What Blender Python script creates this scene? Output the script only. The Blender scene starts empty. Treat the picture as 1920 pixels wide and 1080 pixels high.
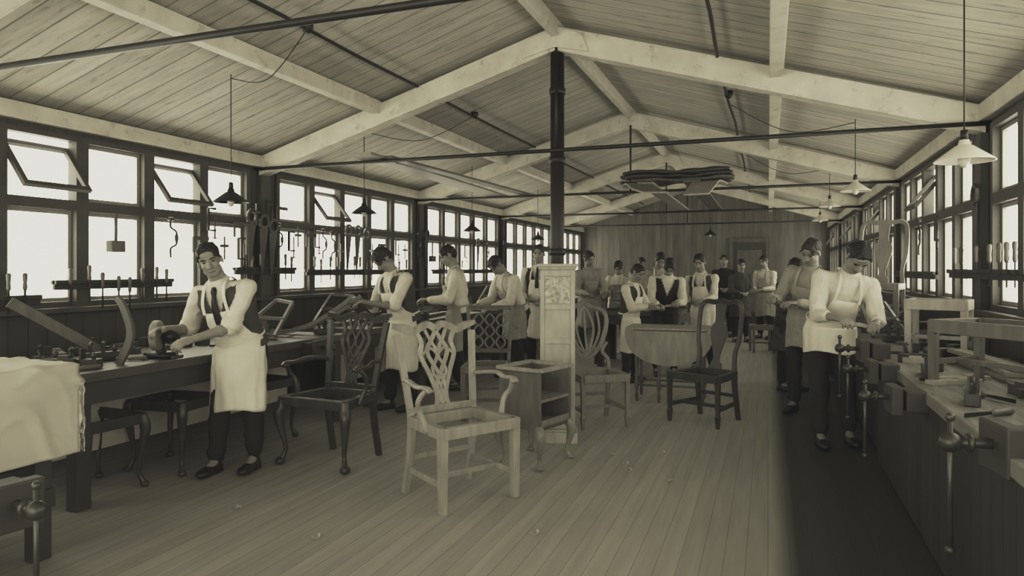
import bpy, bmesh, math, random
from mathutils import Vector as V, Matrix, noise
R=random.Random(7)
scene=bpy.context.scene
rad=math.radians
TINT=(1,.97,.885)
# ---------------------------------------------------------------- materials
MATS={}
def mat(name,v,rough=.65,g=.2,scale=9,st=(1,1,1),metal=0,bump=.0,emit=0,plank=None,line=.6,pv=.15,speck=0,stripX=None,tint=TINT):
    m=bpy.data.materials.new(name); m.use_nodes=True; nt=m.node_tree; N=nt.nodes; L=nt.links
    b=N['Principled BSDF']; b.inputs['Roughness'].default_value=rough; b.inputs['Metallic'].default_value=metal
    def mth(op,a,c=None,d=None,clamp=False):
        n=N.new('ShaderNodeMath'); n.operation=op; n.use_clamp=clamp
        for i,x in enumerate((a,c,d)):
            if x is None: continue
            if isinstance(x,(int,float)): n.inputs[i].default_value=x
            else: L.new(x,n.inputs[i])
        return n.outputs[0]
    tc=N.new('ShaderNodeTexCoord'); mp=N.new('ShaderNodeMapping'); mp.inputs['Scale'].default_value=st
    L.new(tc.outputs['Object'],mp.inputs['Vector'])
    nz=N.new('ShaderNodeTexNoise'); nz.inputs['Scale'].default_value=scale; nz.inputs['Detail'].default_value=5
    L.new(mp.outputs[0],nz.inputs['Vector'])
    f=mth('MULTIPLY_ADD',nz.outputs[0],4*g,1-2*g)
    val=mth('MULTIPLY',f,v)
    if plank:
        sp=N.new('ShaderNodeSeparateXYZ'); L.new(tc.outputs['Object'],sp.inputs[0])
        c=mth('DIVIDE',sp.outputs[plank[0]],plank[1])
        fl=mth('FLOOR',c); fr=mth('FRACT',c)
        wn=N.new('ShaderNodeTexWhiteNoise'); wn.noise_dimensions='1D'; L.new(fl,wn.inputs['W'])
        val=mth('MULTIPLY',val,mth('MULTIPLY_ADD',wn.outputs[0],2*pv,1-pv))
        e=mth('GREATER_THAN',mth('ABSOLUTE',mth('SUBTRACT',fr,.5)),plank[2])
        val=mth('MULTIPLY',val,mth('MULTIPLY_ADD',e,-line,1))
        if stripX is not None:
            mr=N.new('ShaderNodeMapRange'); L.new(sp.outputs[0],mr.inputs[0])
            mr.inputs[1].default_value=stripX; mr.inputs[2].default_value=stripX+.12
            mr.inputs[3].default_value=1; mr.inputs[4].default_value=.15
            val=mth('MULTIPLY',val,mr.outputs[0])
    if speck:
        n2=N.new('ShaderNodeTexNoise'); n2.inputs['Scale'].default_value=scale*1.7; n2.inputs['Detail'].default_value=8
        n2.inputs['Roughness'].default_value=.7
        L.new(mp.outputs[0],n2.inputs['Vector'])
        mr=N.new('ShaderNodeMapRange'); L.new(n2.outputs[0],mr.inputs[0])
        mr.inputs[1].default_value=.56; mr.inputs[2].default_value=.68; mr.inputs[3].default_value=1; mr.inputs[4].default_value=1-speck
        val=mth('MULTIPLY',val,mr.outputs[0])
    cb=N.new('ShaderNodeVectorMath'); cb.operation='SCALE'; cb.inputs[0].default_value=tint; L.new(val,cb.inputs['Scale'])
    L.new(cb.outputs[0],b.inputs['Base Color'])
    if bump:
        bp=N.new('ShaderNodeBump'); bp.inputs['Strength'].default_value=bump; bp.inputs['Distance'].default_value=.01
        L.new(nz.outputs[0],bp.inputs['Height']); L.new(bp.outputs[0],b.inputs['Normal'])
    if emit:
        L.new(cb.outputs[0],b.inputs['Emission Color']); b.inputs['Emission Strength'].default_value=emit
    MATS[name]=m; return m
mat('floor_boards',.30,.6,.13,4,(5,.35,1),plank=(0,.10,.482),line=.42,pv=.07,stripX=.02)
mat('ceiling_boards',.46,.8,.15,4,(.7,5,1),plank=(1,.17,.468),line=.55,pv=.09,speck=.4)
mat('beam_paint',.58,.7,.13,5,(1,1,1),speck=.3)
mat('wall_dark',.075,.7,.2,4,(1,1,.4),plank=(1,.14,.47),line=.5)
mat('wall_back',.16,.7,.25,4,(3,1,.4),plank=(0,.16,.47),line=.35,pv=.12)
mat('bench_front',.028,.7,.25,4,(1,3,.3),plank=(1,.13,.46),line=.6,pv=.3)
mat('frame_dark',.07,.6,.2,6)
mat('sash_pale',.26,.6,.15,6)
mat('daylight',.9,.4,.06,.8,emit=7.2,tint=(1,.98,.88))
mat('bench_top',.075,.5,.3,6,(4,.6,1))
mat('bench_top_pale',.18,.6,.4,6,(4,.6,1),speck=.6)
mat('bench_leg',.045,.6,.2,8)
mat('white_panel',.46,.8,.1,3,speck=.2)
mat('iron',.022,.45,.2,12,metal=.3)
mat('iron_grey',.07,.4,.3,12,metal=.5)
mat('wood_light',.27,.5,.22,7,(3,3,.7))
mat('wood_warm',.19,.5,.22,7,(3,3,.7))
mat('wood_pale',.38,.55,.16,6,(3,3,.7))
mat('wood_mid',.12,.45,.25,7,(3,3,.7))
mat('wood_dark',.045,.35,.3,8,(3,3,.7))
mat('shirt',.56,.85,.08,10,bump=.3)
mat('shirt_grey',.30,.85,.1,10,bump=.3)
mat('apron',.62,.85,.12,5,bump=.25)
mat('apron_grey',.30,.85,.25,5,bump=.25,speck=.35)
mat('cloth_dark',.018,.9,.2,12)
mat('cloth_mid',.06,.9,.2,12)
mat('skin',.24,.55,.08,20)
mat('hair_dark',.012,.6,.4,40,(1,1,.3))
mat('hair_mid',.03,.6,.4,40,(1,1,.3))
mat('black',.012,.6,.2,10)
mat('leather',.02,.35,.3,20)
mat('paper',.46,.85,.08,3,bump=.4)
mat('picture',.4,.6,.45,28,speck=.7)
mat('milk_glass',.66,.25,.05,5)
mat('bulb',.5,.1,.05,5)
# ---------------------------------------------------------------- mesh tools
def cr(pts,k):
    if k<=1 or len(pts)<3: 
        return [tuple(p) for p in pts]
    out=[];n=len(pts)
    for i in range(n-1):
        p0=pts[max(i-1,0)];p1=pts[i];p2=pts[i+1];p3=pts[min(i+2,n-1)]
        for j in range(k):
            t=j/k;t2=t*t;t3=t2*t
            out.append(tuple(.5*((2*b)+(-a+c)*t+(2*a-5*b+4*c-d)*t2+(-a+3*b-3*c+d)*t3) for a,b,c,d in zip(p0,p1,p2,p3)))
    out.append(tuple(pts[-1])); return out
class MB:
    def __init__(s): s.v=[];s.f=[];s.m=[];s.mi=0
    def add(s,vs,fs):
        o=len(s.v); s.v+=[tuple(v) for v in vs]; s.f+=[tuple(i+o for i in f) for f in fs]; s.m+=[s.mi]*len(fs)
    def box(s,c,d,M=None):
        vs=[V((c[0]+x*d[0]/2,c[1]+y*d[1]/2,c[2]+z*d[2]/2)) for x in(-1,1) for y in(-1,1) for z in(-1,1)]
        if M: vs=[M@v for v in vs]
        s.add(vs,[(0,1,3,2),(4,6,7,5),(0,4,5,1),(2,3,7,6),(0,2,6,4),(1,5,7,3)]); return s
    def bx(s,a,b):
        return s.box([(a[i]+b[i])/2 for i in range(3)],[abs(b[i]-a[i]) for i in range(3)])
    def sweep(s,pts,ref=(0,0,1),n=4,k=1,w=.01,t=None,closed=False):
        full=[]
        for p in pts:
            p=tuple(p)
            if len(p)==3: p=p+(w,w if t is None else t)
            elif len(p)==4: p=p+(p[3] if t is None else t,)
            full.append(p)
        if closed:
            m=len(full); ext=[full[-1]]+full+[full[0],full[1]]
            P=cr(ext,k); P=P[k:k+m*k]
        else: P=cr(full,k)
        cnt=len(P); rings=[]
        ref=V(ref)
        for i,p in enumerate(P):
            a=P[(i-1)%cnt] if closed else P[max(i-1,0)]; b=P[(i+1)%cnt] if closed else P[min(i+1,cnt-1)]
            T=(V(b[:3])-V(a[:3])); 
            if T.length<1e-9: T=V((0,0,1))
            T.normalize()
            S=T.cross(ref)
            if S.length<.05: S=T.cross(V((0.3,1,0.1)))
            S.normalize(); Nn=S.cross(T)
            c=V(p[:3]); r=[]
            if n==4:
                for x,y in((-1,-1),(1,-1),(1,1),(-1,1)): r.append(c+S*(x*p[3])+Nn*(y*p[4]))
            else:
                for j in range(n):
                    a_=2*math.pi*j/n; r.append(c+S*(math.cos(a_)*p[3])+Nn*(math.sin(a_)*p[4]))
            rings.append(r)
        s.loft(rings,closed); return s
    def loft(s,rings,closed=False,cap=True):
        n=len(rings[0]); vs=[v for r in rings for v in r]; fs=[]
        m=len(rings)
        for i in range(m if closed else m-1):
            for j in range(n):
                fs.append((i*n+j,i*n+(j+1)%n,((i+1)%m)*n+(j+1)%n,((i+1)%m)*n+j))
        if cap and not closed:
            fs.append(tuple(range(n-1,-1,-1))); fs.append(tuple((m-1)*n+j for j in range(n)))
        s.add(vs,fs)
    def lathe(s,prof,n=20,c=(0,0,0),axis=None):
        ax=V(axis or (0,0,1)).normalized(); q=ax.to_track_quat('Z','Y'); c=V(c)
        rings=[[c+q@V((r*math.cos(2*math.pi*j/n),r*math.sin(2*math.pi*j/n),z)) for j in range(n)] for r,z in prof]
        s.loft(rings); return s
    def ell(s,c,r,A=None,n=14,m=10):
        c=V(c); A=A or (V((1,0,0)),V((0,1,0)),V((0,0,1)))
        vs=[c+A[2]*r[2]];fs=[]
        for i in range(1,m):
            ph=math.pi*i/m
            for j in range(n):
                a=2*math.pi*j/n
                vs.append(c+A[0]*(r[0]*math.sin(ph)*math.cos(a))+A[1]*(r[1]*math.sin(ph)*math.sin(a))+A[2]*(r[2]*math.cos(ph)))
        vs.append(c-A[2]*r[2])
        for j in range(n): fs.append((0,1+j,1+(j+1)%n)); fs.append((len(vs)-1,1+(m-2)*n+(j+1)%n,1+(m-2)*n+j))
        for i in range(m-2):
            for j in range(n): fs.append((1+i*n+j,1+(i+1)*n+j,1+(i+1)*n+(j+1)%n,1+i*n+(j+1)%n))
        s.add(vs,fs); return s
    def cap(s,a,b,ra,rb,n=12):
        a=V(a);b=V(b);T=(b-a).normalized()
        pts=[(a-T*ra*.95,ra*.3),(a-T*ra*.6,ra*.8),(a,ra),(b,rb),(b+T*rb*.6,rb*.8),(b+T*rb*.95,rb*.3)]
        s.sweep([(*p,r,r) for p,r in pts],ref=(.13,.31,.9) if abs(T.z)<.8 else (1,.1,0),n=n); return s
def link(o): scene.collection.objects.link(o); return o
def mk(mb,name,mats,parent=None,M=None,bev=0,smooth=False,sol=0):
    me=bpy.data.meshes.new(name); me.from_pydata(mb.v,[],mb.f)
    if isinstance(mats,str): mats=[mats]
    for x in mats: me.materials.append(MATS[x])
    me.polygons.foreach_set('material_index',mb.m)
    if smooth: me.polygons.foreach_set('use_smooth',[True]*len(me.polygons))
    me.update()
    o=link(bpy.data.objects.new(name,me))
    if parent: o.parent=parent
    if M is not None: o.matrix_world=M
    if sol: md=o.modifiers.new('s','SOLIDIFY'); md.thickness=sol; md.offset=0
    if bev: md=o.modifiers.new('b','BEVEL'); md.width=bev; md.segments=2; md.limit_method='ANGLE'
    return o
def tag(o,label=None,cat=None,group=None,kind=None):
    if label:o['label']=label
    if cat:o['category']=cat
    if group:o['group']=group
    if kind:o['kind']=kind
    return o
def root(name,label,cat,M,group=None):
    e=link(bpy.data.objects.new(name,None)); e.empty_display_size=.1; e.matrix_world=M
    return tag(e,label,cat,group)
def TR(x,y,z=0,rz=0): return Matrix.Translation((x,y,z))@Matrix.Rotation(rad(rz),4,'Z')
def thing(mb,name,m,label,cat,M=None,group=None,smooth=False,bev=0): return tag(mk(mb,name,m,M=M or Matrix(),smooth=smooth,bev=bev),label,cat,group)
# ---------------------------------------------------------------- people
PEND=[]
def bake(mb,name,m,parent,vox,sm=3,disp=0,freq=9,M=None,cut=None):
    me=bpy.data.meshes.new(name); me.from_pydata(mb.v,[],mb.f)
    ob=link(bpy.data.objects.new(name,me))
    md=ob.modifiers.new('r','REMESH'); md.mode='VOXEL'; md.voxel_size=vox
    md=ob.modifiers.new('s','SMOOTH'); md.iterations=sm; md.factor=.5
    if parent: ob.parent=parent
    if M is not None: ob.matrix_world=M
    PEND.append((ob,m,disp,freq,cut)); return ob
def finish_bakes():
    dg=bpy.context.evaluated_depsgraph_get()
    res=[bpy.data.meshes.new_from_object(p[0].evaluated_get(dg)) for p in PEND]
    for (ob,m,disp,freq,cut),me2 in zip(PEND,res):
        if disp:
            for v in me2.vertices:
                q=v.co*freq; a=noise.noise(q)
                b=abs(noise.noise(V((q.x*1.4+q.z*.9,q.y*1.4,q.z*.8-q.x))))
                v.co+=v.normal*((a*.8-b*1.2+.25)*disp)
        if cut:
            bm=bmesh.new(); bm.from_mesh(me2); bmesh.ops.delete(bm,geom=[f for f in bm.faces if cut(f.calc_center_median())],context='FACES'); bm.to_mesh(me2); bm.free()
        me2.materials.clear(); me2.materials.append(MATS[m])
        n=len(me2.polygons); me2.polygons.foreach_set('use_smooth',[True]*n); me2.polygons.foreach_set('material_index',[0]*n)
        ob.modifiers.clear(); ob.data=me2
TOR=[(-.05,.092,.068),(0,.096,.07),(.05,.088,.064),(.10,.086,.062),(.17,.098,.07),(.23,.104,.069),(.265,.09,.058),(.29,.055,.046),(.31,.036,.038)]
def person(label,x,y,face,H=1.7,lean=6,side=0,bow=20,turn=0,hl=(.14,-.38,1.02),hr=(-.14,-.38,1.02),shirt='shirt',sleeve=1.0,apron='apron',vest=None,tie=False,coat=False,trouser='cloth_dark',hair='hair_dark',vox=.010,stance=.0,hem=.27,held=None):
    M=TR(x,y,0,face+90); s=H/1.7
    th=rad(lean);sg=rad(side)
    u=V((math.sin(sg),-math.sin(th),math.cos(th))).normalized()
    hip=V((-.10*math.sin(sg)*H,.13*math.sin(th)*H,.515*H))
    X=(V((1,0,0))-u*u.x).normalized(); F=X.cross(u)
    tp=lambda a,f,t: hip+X*(a*H)+F*(f*H)+u*(t*H)
    b=rad(bow); hu=(u*math.cos(b)+F*math.sin(b)).normalized(); hF=(F*math.cos(b)-u*math.sin(b)).normalized()
    q=Matrix.Rotation(rad(turn),3,hu); hF=q@hF; hX=hu.cross(hF)
    if hX.dot(X)<0: hX=-hX
    nb=tp(0,0,.30); hc=nb+(u*.55+hu*.45+F*.12).normalized()*(.101*H)
    hp=lambda a,f,z: hc+hX*(a*s)+hF*(f*s)+hu*(z*s)
    A3=(hX,hF,hu); E=lambda mb,c,r_:mb.ell(hp(*c),[k*s for k in r_],A3)
    def torso(mb,k,t0=-1,t1=1,grow=0):
        rings=[]
        for t,rx,ry in TOR:
            if t<t0 or t>t1: continue
            c=tp(0,0,t); rings.append([c+X*((rx*k+grow)*H*math.cos(2*math.pi*j/24))+F*((ry*k+grow)*H*math.sin(2*math.pi*j/24)) for j in range(24)])
        mb.loft(rings)
    body=MB()
    torso(body,.90)
    E(body,(0,-.012,.03),(.072,.092,.082)); E(body,(0,.026,-.025),(.060,.062,.078)); E(body,(0,.058,-.084),(.030,.026,.022)); E(body,(0,.045,-.075),(.045,.035,.028))
    body.cap(hp(0,.080,.014),hp(0,.102,-.024),.010*s,.0145*s); E(body,(-.012,.088,-.028),(.01,.012,.008)); E(body,(.012,.088,-.028),(.01,.012,.008))
    E(body,(0,.066,.030),(.052,.020,.010)); E(body,(0,.055,.055),(.052,.028,.03))
    for a in(-1,1):
        E(body,(a*.036,.052,-.022),(.023,.024,.022)); E(body,(a*.076,-.008,-.010),(.009,.019,.031)); E(body,(a*.044,.01,-.065),(.018,.042,.024))
    E(body,(0,.080,-.053),(.023,.011,.006)); E(body,(0,.078,-.066),(.019,.011,.008))
    body.cap(tp(0,-.005,.27),hp(0,-.012,-.05),.035*H,.033*H)
    armpts={}
    for a,T in((1,hl),(-1,hr)):
        S=tp(a*.106,0,.258); T=V(T); L1=.172*H;L2=.150*H; D=T-S; dl=min(D.length,L1+L2-.004); D.normalize(); T=S+D*dl
        aa=(L1*L1-L2*L2+dl*dl)/(2*dl); h=math.sqrt(max(0,L1*L1-aa*aa)); p=V((a*.38,.45,-.8)); p=(p-D*p.dot(D)).normalized()
        El=S+D*aa+p*h; armpts[a]=(S,El,T)
        body.cap(S,El,.029*H,.023*H); body.cap(El,T,.0235*H,.015*H); body.ell(S,(.033*H,)*3); body.ell(El.lerp(T,.28),(.0255*H,)*3)
        body.cap(tp(0,0,.275),S,.03*H,.028*H)
        f=(T-El).normalized(); th_=V((-a,-.15,.25)); th_=(th_-f*th_.dot(f)).normalized(); pn=f.cross(th_)
        if pn.z>0: pn=-pn
        k=s*1.0
        body.ell(T+f*(.045*k),(.039*k,.0155*k,.052*k),(th_,pn,f))
        body.cap(T-f*.01,T+f*.03*k,.017*k*1.5,.02*k)
        for i,(off,ln,cu) in enumerate(((.030,.95,30),(.010,1.06,36),(-.011,1.0,42),(-.031,.8,48))):
            base=T+f*(.080*k-abs(i-1.2)*.004)+th_*(off*k); ang=rad(cu*.8)
            pos=base
            for j,l in enumerate((.040,.026,.020)):
                d_=(f*math.cos(ang)+pn*math.sin(ang)+th_*(off*1.0)).normalized(); nx=pos+d_*(l*ln*k)
                body.cap(pos,nx,(.0098-.0008*j)*k,(.0090-.0008*j)*k,8); pos=nx; ang+=rad(cu)
        b0=T+f*.022*k+th_*.026*k; b1=b0+(f*.7+th_*.6+pn*.35).normalized()*.036*k; b2=b1+(f*.9+th_*.0+pn*.6).normalized()*.03*k
        body.cap(b0,b1,.013*k,.011*k,8); body.cap(b1,b2,.011*k,.009*k,8)
    legs={}
    for a in(-1,1):
        hj=hip+V((a*.052*H,0,-.01*H)); an=V((a*.068*H,a*stance+.01,.05*H)); kn=(hj+an)/2+V((a*.004,-.02*H,0.005*H)); legs[a]=(hj,kn,an)
        body.cap(hj,kn,.046*H,.032*H); body.cap(kn,an,.033*H,.020*H); body.cap(an,an+V((0,-.07*H,-.025*H)),.02*H,.016*H)
    o=bake(body,'person','skin',None,vox*.85,1,M=M); tag(o,label,'person')
    for a in(-1,1):
        mb=MB(); E(mb,(a*.029,.069,.008),(.0125,.009,.005)); mk(mb,'eye','black',o,smooth=True)
        mb=MB(); mb.sweep([(*hp(a*.013,.085,.026),.003*s),(*hp(a*.032,.084,.032),.0042*s),(*hp(a*.05,.070,.026),.002*s)],n=6,k=3); mk(mb,'eyebrow',hair,o,smooth=True)
    mb=MB(); mb.sweep([hp(-.022,.078,-.060),hp(0,.0905,-.0595),hp(.022,.078,-.060)],n=6,k=4,w=.0022*s); mk(mb,'mouth','cloth_mid',o,smooth=True)
    mb=MB(); rr_=random.Random(int(x*1000)+7)
    E(mb,(0,-.022,.048),(.076,.090,.076)); E(mb,(0,-.055,.0),(.067,.055,.056))
    part=.028*(1 if rr_.random()<.5 else -1)
    def sk(xx,ff,up):
        q_=1-(xx/.084)**2-((ff+.015)/.105)**2
        return .03+.092*math.sqrt(max(.02,q_))+up
    for i in range(46):
        sgn=1 if rr_.uniform(-1,1)>0 else -1
        f0=rr_.uniform(-.07,.06); x0=part+sgn*rr_.uniform(0,.01); x1=sgn*rr_.uniform(.05,.076); f1=f0+rr_.uniform(-.015,.02)
        P=[(x0,f0),(x0*.5+x1*.5,(f0+f1)/2+.004),(x1,f1)]
        mb.sweep([(*hp(a_,b_,sk(a_,b_,u_)),.012*s,.007*s) for (a_,b_),u_ in zip(P,(.0,.006,-.012))],ref=tuple(hu),n=6,k=3)
    for i in range(9):
        xx=-.045+.09*i/8; mb.sweep([(*hp(xx*.8,.035,.110),.012*s,.007*s),(*hp(xx,.062+rr_.uniform(-.004,.006),.098-abs(xx)*.3),.010*s,.006*s),(*hp(xx*1.08+part*.3,.074-abs(xx)*.25,.083+rr_.uniform(-.008,.004)-abs(xx)*.1),.005*s,.003*s)],ref=tuple(hF),n=6,k=3)
    for a in(-1,1):
        mb.sweep([(*hp(a*.064,.03,.065),.014*s,.006*s),(*hp(a*.0725,.015,.03),.012*s,.005*s),(*hp(a*.072,.012,.005),.007*s,.004*s)],ref=tuple(hX),n=6,k=3)
    bake(mb,'hair',hair,o,max(.006,vox*.7),1,.004,45)
    mb=MB(); torso(mb,1.0,-1,.06)
    for a in(-1,1):
        hj,kn,an=legs[a]; mb.cap(hj,kn,.056*H,.044*H); mb.cap(kn,an+V((0,0,.03*H)),.044*H,.035*H)
    bake(mb,'trousers',trouser,o,vox*1.2,2,.012,7)
    for a in(-1,1):
        an=legs[a][2]; mb=MB(); z=.024*H
        mb.ell((an.x,an.y+.005,z),(.026*H,.034*H,.024*H)); mb.ell((an.x+a*.006,an.y-.075*H,z*.8),(.030*H,.055*H,.019*H)); mb.cap((an.x,an.y,z),(an.x,an.y,.06*H),.024*H,.024*H); mb.cap((an.x,an.y-.02*H,z),(an.x,an.y-.07*H,z*.9),.024*H,.022*H)
        mb.box((an.x,an.y+.005,.007),(.045*H,.05*H,.014))
        bake(mb,'shoe','leather',o,.008,2)
    mb=MB(); torso(mb,1.07,-1 if coat else -.02,.30)
    if coat:
        c0=tp(0,0,0); rings=[]
        for i in range(6):
            z=c0.z*(1-i*.085); 
            rings.append([V((c0.x+(.10+.006*i)*H*math.cos(t*math.pi/12),c0.y+(.075+.006*i)*H*math.sin(t*math.pi/12),z)) for t in range(24)])
        mb.loft(rings)
    for a in(-1,1):
        S,El,T=armpts[a]; mb.ell(S,(.040*H,)*3); mb.cap(tp(0,0,.268),S,.036*H,.036*H); mb.cap(S,El,.039*H,.035*H)
        if sleeve>.05:
            Q=El.lerp(T,sleeve*.95); n_=(Q-El).normalized(); mb.cap(El,Q-n_*.03,.035*H,.028*H)
            mb.sweep([(*(Q-n_*.035),.024*H),(*(Q),.023*H)],n=14)
        else:
            n_=(El-S).normalized(); mb.sweep([(*(El-n_*.05),.041*H),(*(El-n_*.03),.042*H),(*(El+n_*.012),.039*H)],n=16)
    rings=[]
    for i,(t,rr) in enumerate(((.285,.044),(.30,.043),(.322,.040))): rings.append([tp(rr*math.cos(k*math.pi/8),.006+rr*math.sin(k*math.pi/8),t-.01*math.sin(k*math.pi/8)) for k in range(16)])
    mb.loft(rings)
    bake(mb,'coat' if coat else 'shirt',shirt,o,vox*1.0,2,.013,9)
    if vest:
        mb=MB(); torso(mb,1.10,-.02,.29,.007)
        for a in(-1,1): mb.cap(tp(0,0,.272),tp(a*.074,0,.266),.043*H,.039*H)
        def cut(c,hip=hip,u=u,X=X,F=F,H=H):
            d=c-hip; t=d.dot(u)/H; xx=abs(d.dot(X))/H; ff=d.dot(F)
            return t<.0 or (t>.287) or (ff>0 and xx<(t-.16)*.42)
        bake(mb,'waistcoat',vest,o,vox*1.1,2,.003,9,cut=cut)
    if tie:
        mb=MB(); mb.sweep([(*tp(0,.048,.297),.012,.008),(*tp(0,.060,.284),.016,.01),(*tp(0,.070,.268),.013,.006),(*tp(0,.088,.235),.02,.005),(*tp(0,.096,.17),.026,.005),(*tp(0,.094,.14),.02,.005)],ref=tuple(F),k=4); mk(mb,'tie','black',o,smooth=True)
    if apron:
        mb=MB(); rings=[]; cols=44; nl=24
        tb=.05
        lv=[(.205,.055),(.18,.060),(.15,.068),(.11,.078),(.08,.088)]
        def dims(t):
            for q0,q1 in zip(TOR,TOR[1:]):
                if q0[0]<=t<=q1[0]:
                    w=(t-q0[0])/(q1[0]-q0[0]); return q0[1]+(q1[1]-q0[1])*w, q0[2]+(q1[2]-q0[2])*w
        for t,hw in lv:
            rx,ry=dims(t); rx=rx*1.14+.006; ry=ry*1.16+.012; am=math.asin(min(.99,hw/rx)) if hw<rx else rad(88); ring=[]
            for j in range(cols+1):
                a=-am+2*am*j/cols; fo=1+.05*noise.noise(V((a*4,t*20,x)))
                ring.append(tp(rx*fo*math.sin(a),ry*fo*math.cos(a),t))
            rings.append(ring)
        ph=x*7; wa=tp(0,0,tb); brx,bry=dims(tb); brx=brx*1.12+.006; bry=bry*1.14+.008
        for i in range(0,nl+1):
            g=i/nl; z=wa.z+(hem*H-wa.z)*g; cx=wa.x*(1-g)+hip.x*g*.5; cy=wa.y*(1-g)+min(wa.y,hip.y)*g*.9
            e=min(1,g*5); e=e*e*(3-2*e)
            rx=(brx+.010*e+.002*g)*H; ry=(bry+.010*e+.008*g)*H; am=rad(84+16*min(1,g*3)); ring=[]
            for j in range(cols+1):
                a=-am+2*am*j/cols
                fo=1+(.03*g)*math.sin(a*5+ph)+.03*g*math.sin(a*13+ph*2+g)+e*(.05*noise.noise(V((a*2.2,z*5,x)))-.08*abs(noise.noise(V((a*3+z*3,z*4-a*2,x+5)))))
                pv=V((cx+rx*fo*math.sin(a),cy-ry*fo*math.cos(a),z+.014*math.sin(a*3+ph)*g))
                pt=tp(brx*math.sin(a),bry*math.cos(a),tb-(wa.z-z)/H)
                ring.append(pt.lerp(pv,e))
            rings.append(ring)
        vs=[p for r_ in rings for p in r_]; fs=[]; c1=cols+1
        for i in range(len(rings)-1):
            for j in range(cols): fs.append((i*c1+j,i*c1+j+1,(i+1)*c1+j+1,(i+1)*c1+j))
        mb.add(vs,fs)
        mk(mb,'apron',apron,o,smooth=True,sol=.004)
        for a in(-1,1):
            mb=MB(); mb.sweep([(*tp(a*.052,.094,.202),.011,.0015),(*tp(a*.05,.088,.24),.011,.0015),(*tp(a*.046,.070,.275),.011,.0015),(*tp(a*.043,.036,.306),.011,.0015),(*tp(a*.04,-.02,.312),.011,.0015),(*tp(a*.03,-.066,.28),.011,.0015)],ref=tuple(F),k=4)
            mk(mb,'apron_strap',apron,o)
        mb=MB(); mb.sweep([(*tp((brx+.003)*math.sin(t),(bry+.003)*math.cos(t),tb),.0015,.009) for t in [rad(k) for k in range(-180,180,15)]],closed=True,ref=tuple(u))
        mk(mb,'apron_tie',apron,o)
    if held:
        nm,mm,lab,l=held; p=(armpts[1][2]+armpts[-1][2])/2; d=(armpts[1][2]-armpts[-1][2]).normalized(); fz=V((0,-.07,-.04))
        a0=p-d*l/2+fz; b0=p+d*l/2+fz
        mbh=MB().sweep([tuple(a0),tuple((a0+b0)/2+V((0,0,.02))),tuple(b0)],w=.018,t=.014,k=5); thing(mbh,nm,mm,lab,'wood piece',M,bev=.003)
    return o
person('person in white apron, waistcoat, tie leaning over grinder',-3.47,3.80,-76,1.66,22,-9,-2,26,(-.09,-.36,.95),(-.37,-.24,1.0),sleeve=.0,vest='cloth_mid',tie=True,vox=.0085,hem=.26,stance=.05)
person('person in white apron bowing over curved chair frame',-3.44,6.05,-112,1.70,16,-4,38,-10,(.0,-.40,1.08),(-.22,-.34,1.10),sleeve=.15,vest='cloth_mid',vox=.009,hem=.24,stance=.05)
person('person in pale shirt and grey apron working at bench',-3.42,7.35,-150,1.72,8,0,20,0,(.1,-.36,1.05),(-.16,-.36,1.02),shirt='shirt',apron='apron_grey',vest=None,vox=.010,held=('wood_piece','wood_mid','length of wood held over bench vise',.3))
person('person in pale shirt and apron bending over bench',-3.08,8.3,-125,1.70,26,0,30,0,(.1,-.40,.92),(-.16,-.44,.95),apron='apron_grey',shirt='shirt',hem=.3,vox=.011)
person('person in waistcoat, tie and pale apron standing upright',-2.93,8.95,-85,1.76,2,0,8,0,(.12,-.30,1.0),(-.14,-.30,1.0),vest='cloth_dark',tie=True,hair='hair_mid',vox=.011,held=('wood_piece','wood_mid','short length of wood held in hands',.3))
person('person in grey shirt and apron working at bench',-2.72,10.9,-60,1.74,10,-5,20,20,shirt='shirt_grey',apron='apron_grey',vox=.013)
person('person in white shirt and apron with head lowered',-2.35,11.4,-95,1.60,12,6,30,0,shirt='shirt',vox=.013)
person('young person in pale apron standing side on at bench',-1.62,8.6,-20,1.50,8,0,25,0,(.1,-.34,.95),(-.12,-.34,.95),vest='cloth_mid',hem=.25,vox=.011)
person('person in pale shirt and apron behind central workbench',-1.70,11.2,-70,1.74,16,4,25,0,shirt='shirt_grey',vox=.013)
person('person in dark waistcoat and white sleeves bowing over work',-1.27,9.2,-75,1.64,18,3,42,0,(.1,-.38,.98),(-.14,-.38,.95),vest='cloth_dark',apron=None,vox=.011,held=('wood_piece','wood_light','short pale piece of wood held in hands',.26))
person('person in white apron looking down at chair leg',-.84,9.8,-100,1.64,5,-3,18,0,(.08,-.34,.98),(-.16,-.32,.95),vest='cloth_mid',vox=.011,held=('wood_piece','wood_mid','turned wooden chair leg held in hands',.36))
person('person in dark suit and tie with hands together',-.86,14.95,-85,1.72,0,0,2,0,(.06,-.22,1.0),(-.06,-.22,1.0),shirt='cloth_dark',coat=True,apron=None,tie=False,vox=.014)
person('person in dark jacket standing with hands lowered',-.50,14.0,-70,1.62,4,0,14,0,(.05,-.24,.95),(-.07,-.24,.95),shirt='cloth_mid',coat=True,apron=None,vox=.014)
person('person in pale shirt and pale apron standing',-.05,14.8,-120,1.70,3,0,15,0,(.08,-.26,1.0),(-.08,-.28,1.0),shirt='shirt',apron='apron_grey',vox=.014)
person('person in pale shirt and apron behind far benches',-2.5,14.2,-50,1.68,8,0,20,0,shirt='shirt_grey',apron='apron_grey',vox=.015)
person('person in grey work coat facing bench, back turned',.22,8.6,-40,1.56,8,0,20,0,(.05,-.3,1.0),(-.12,-.3,1.0),shirt='cloth_mid',coat=True,apron=None,vox=.011)
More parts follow.
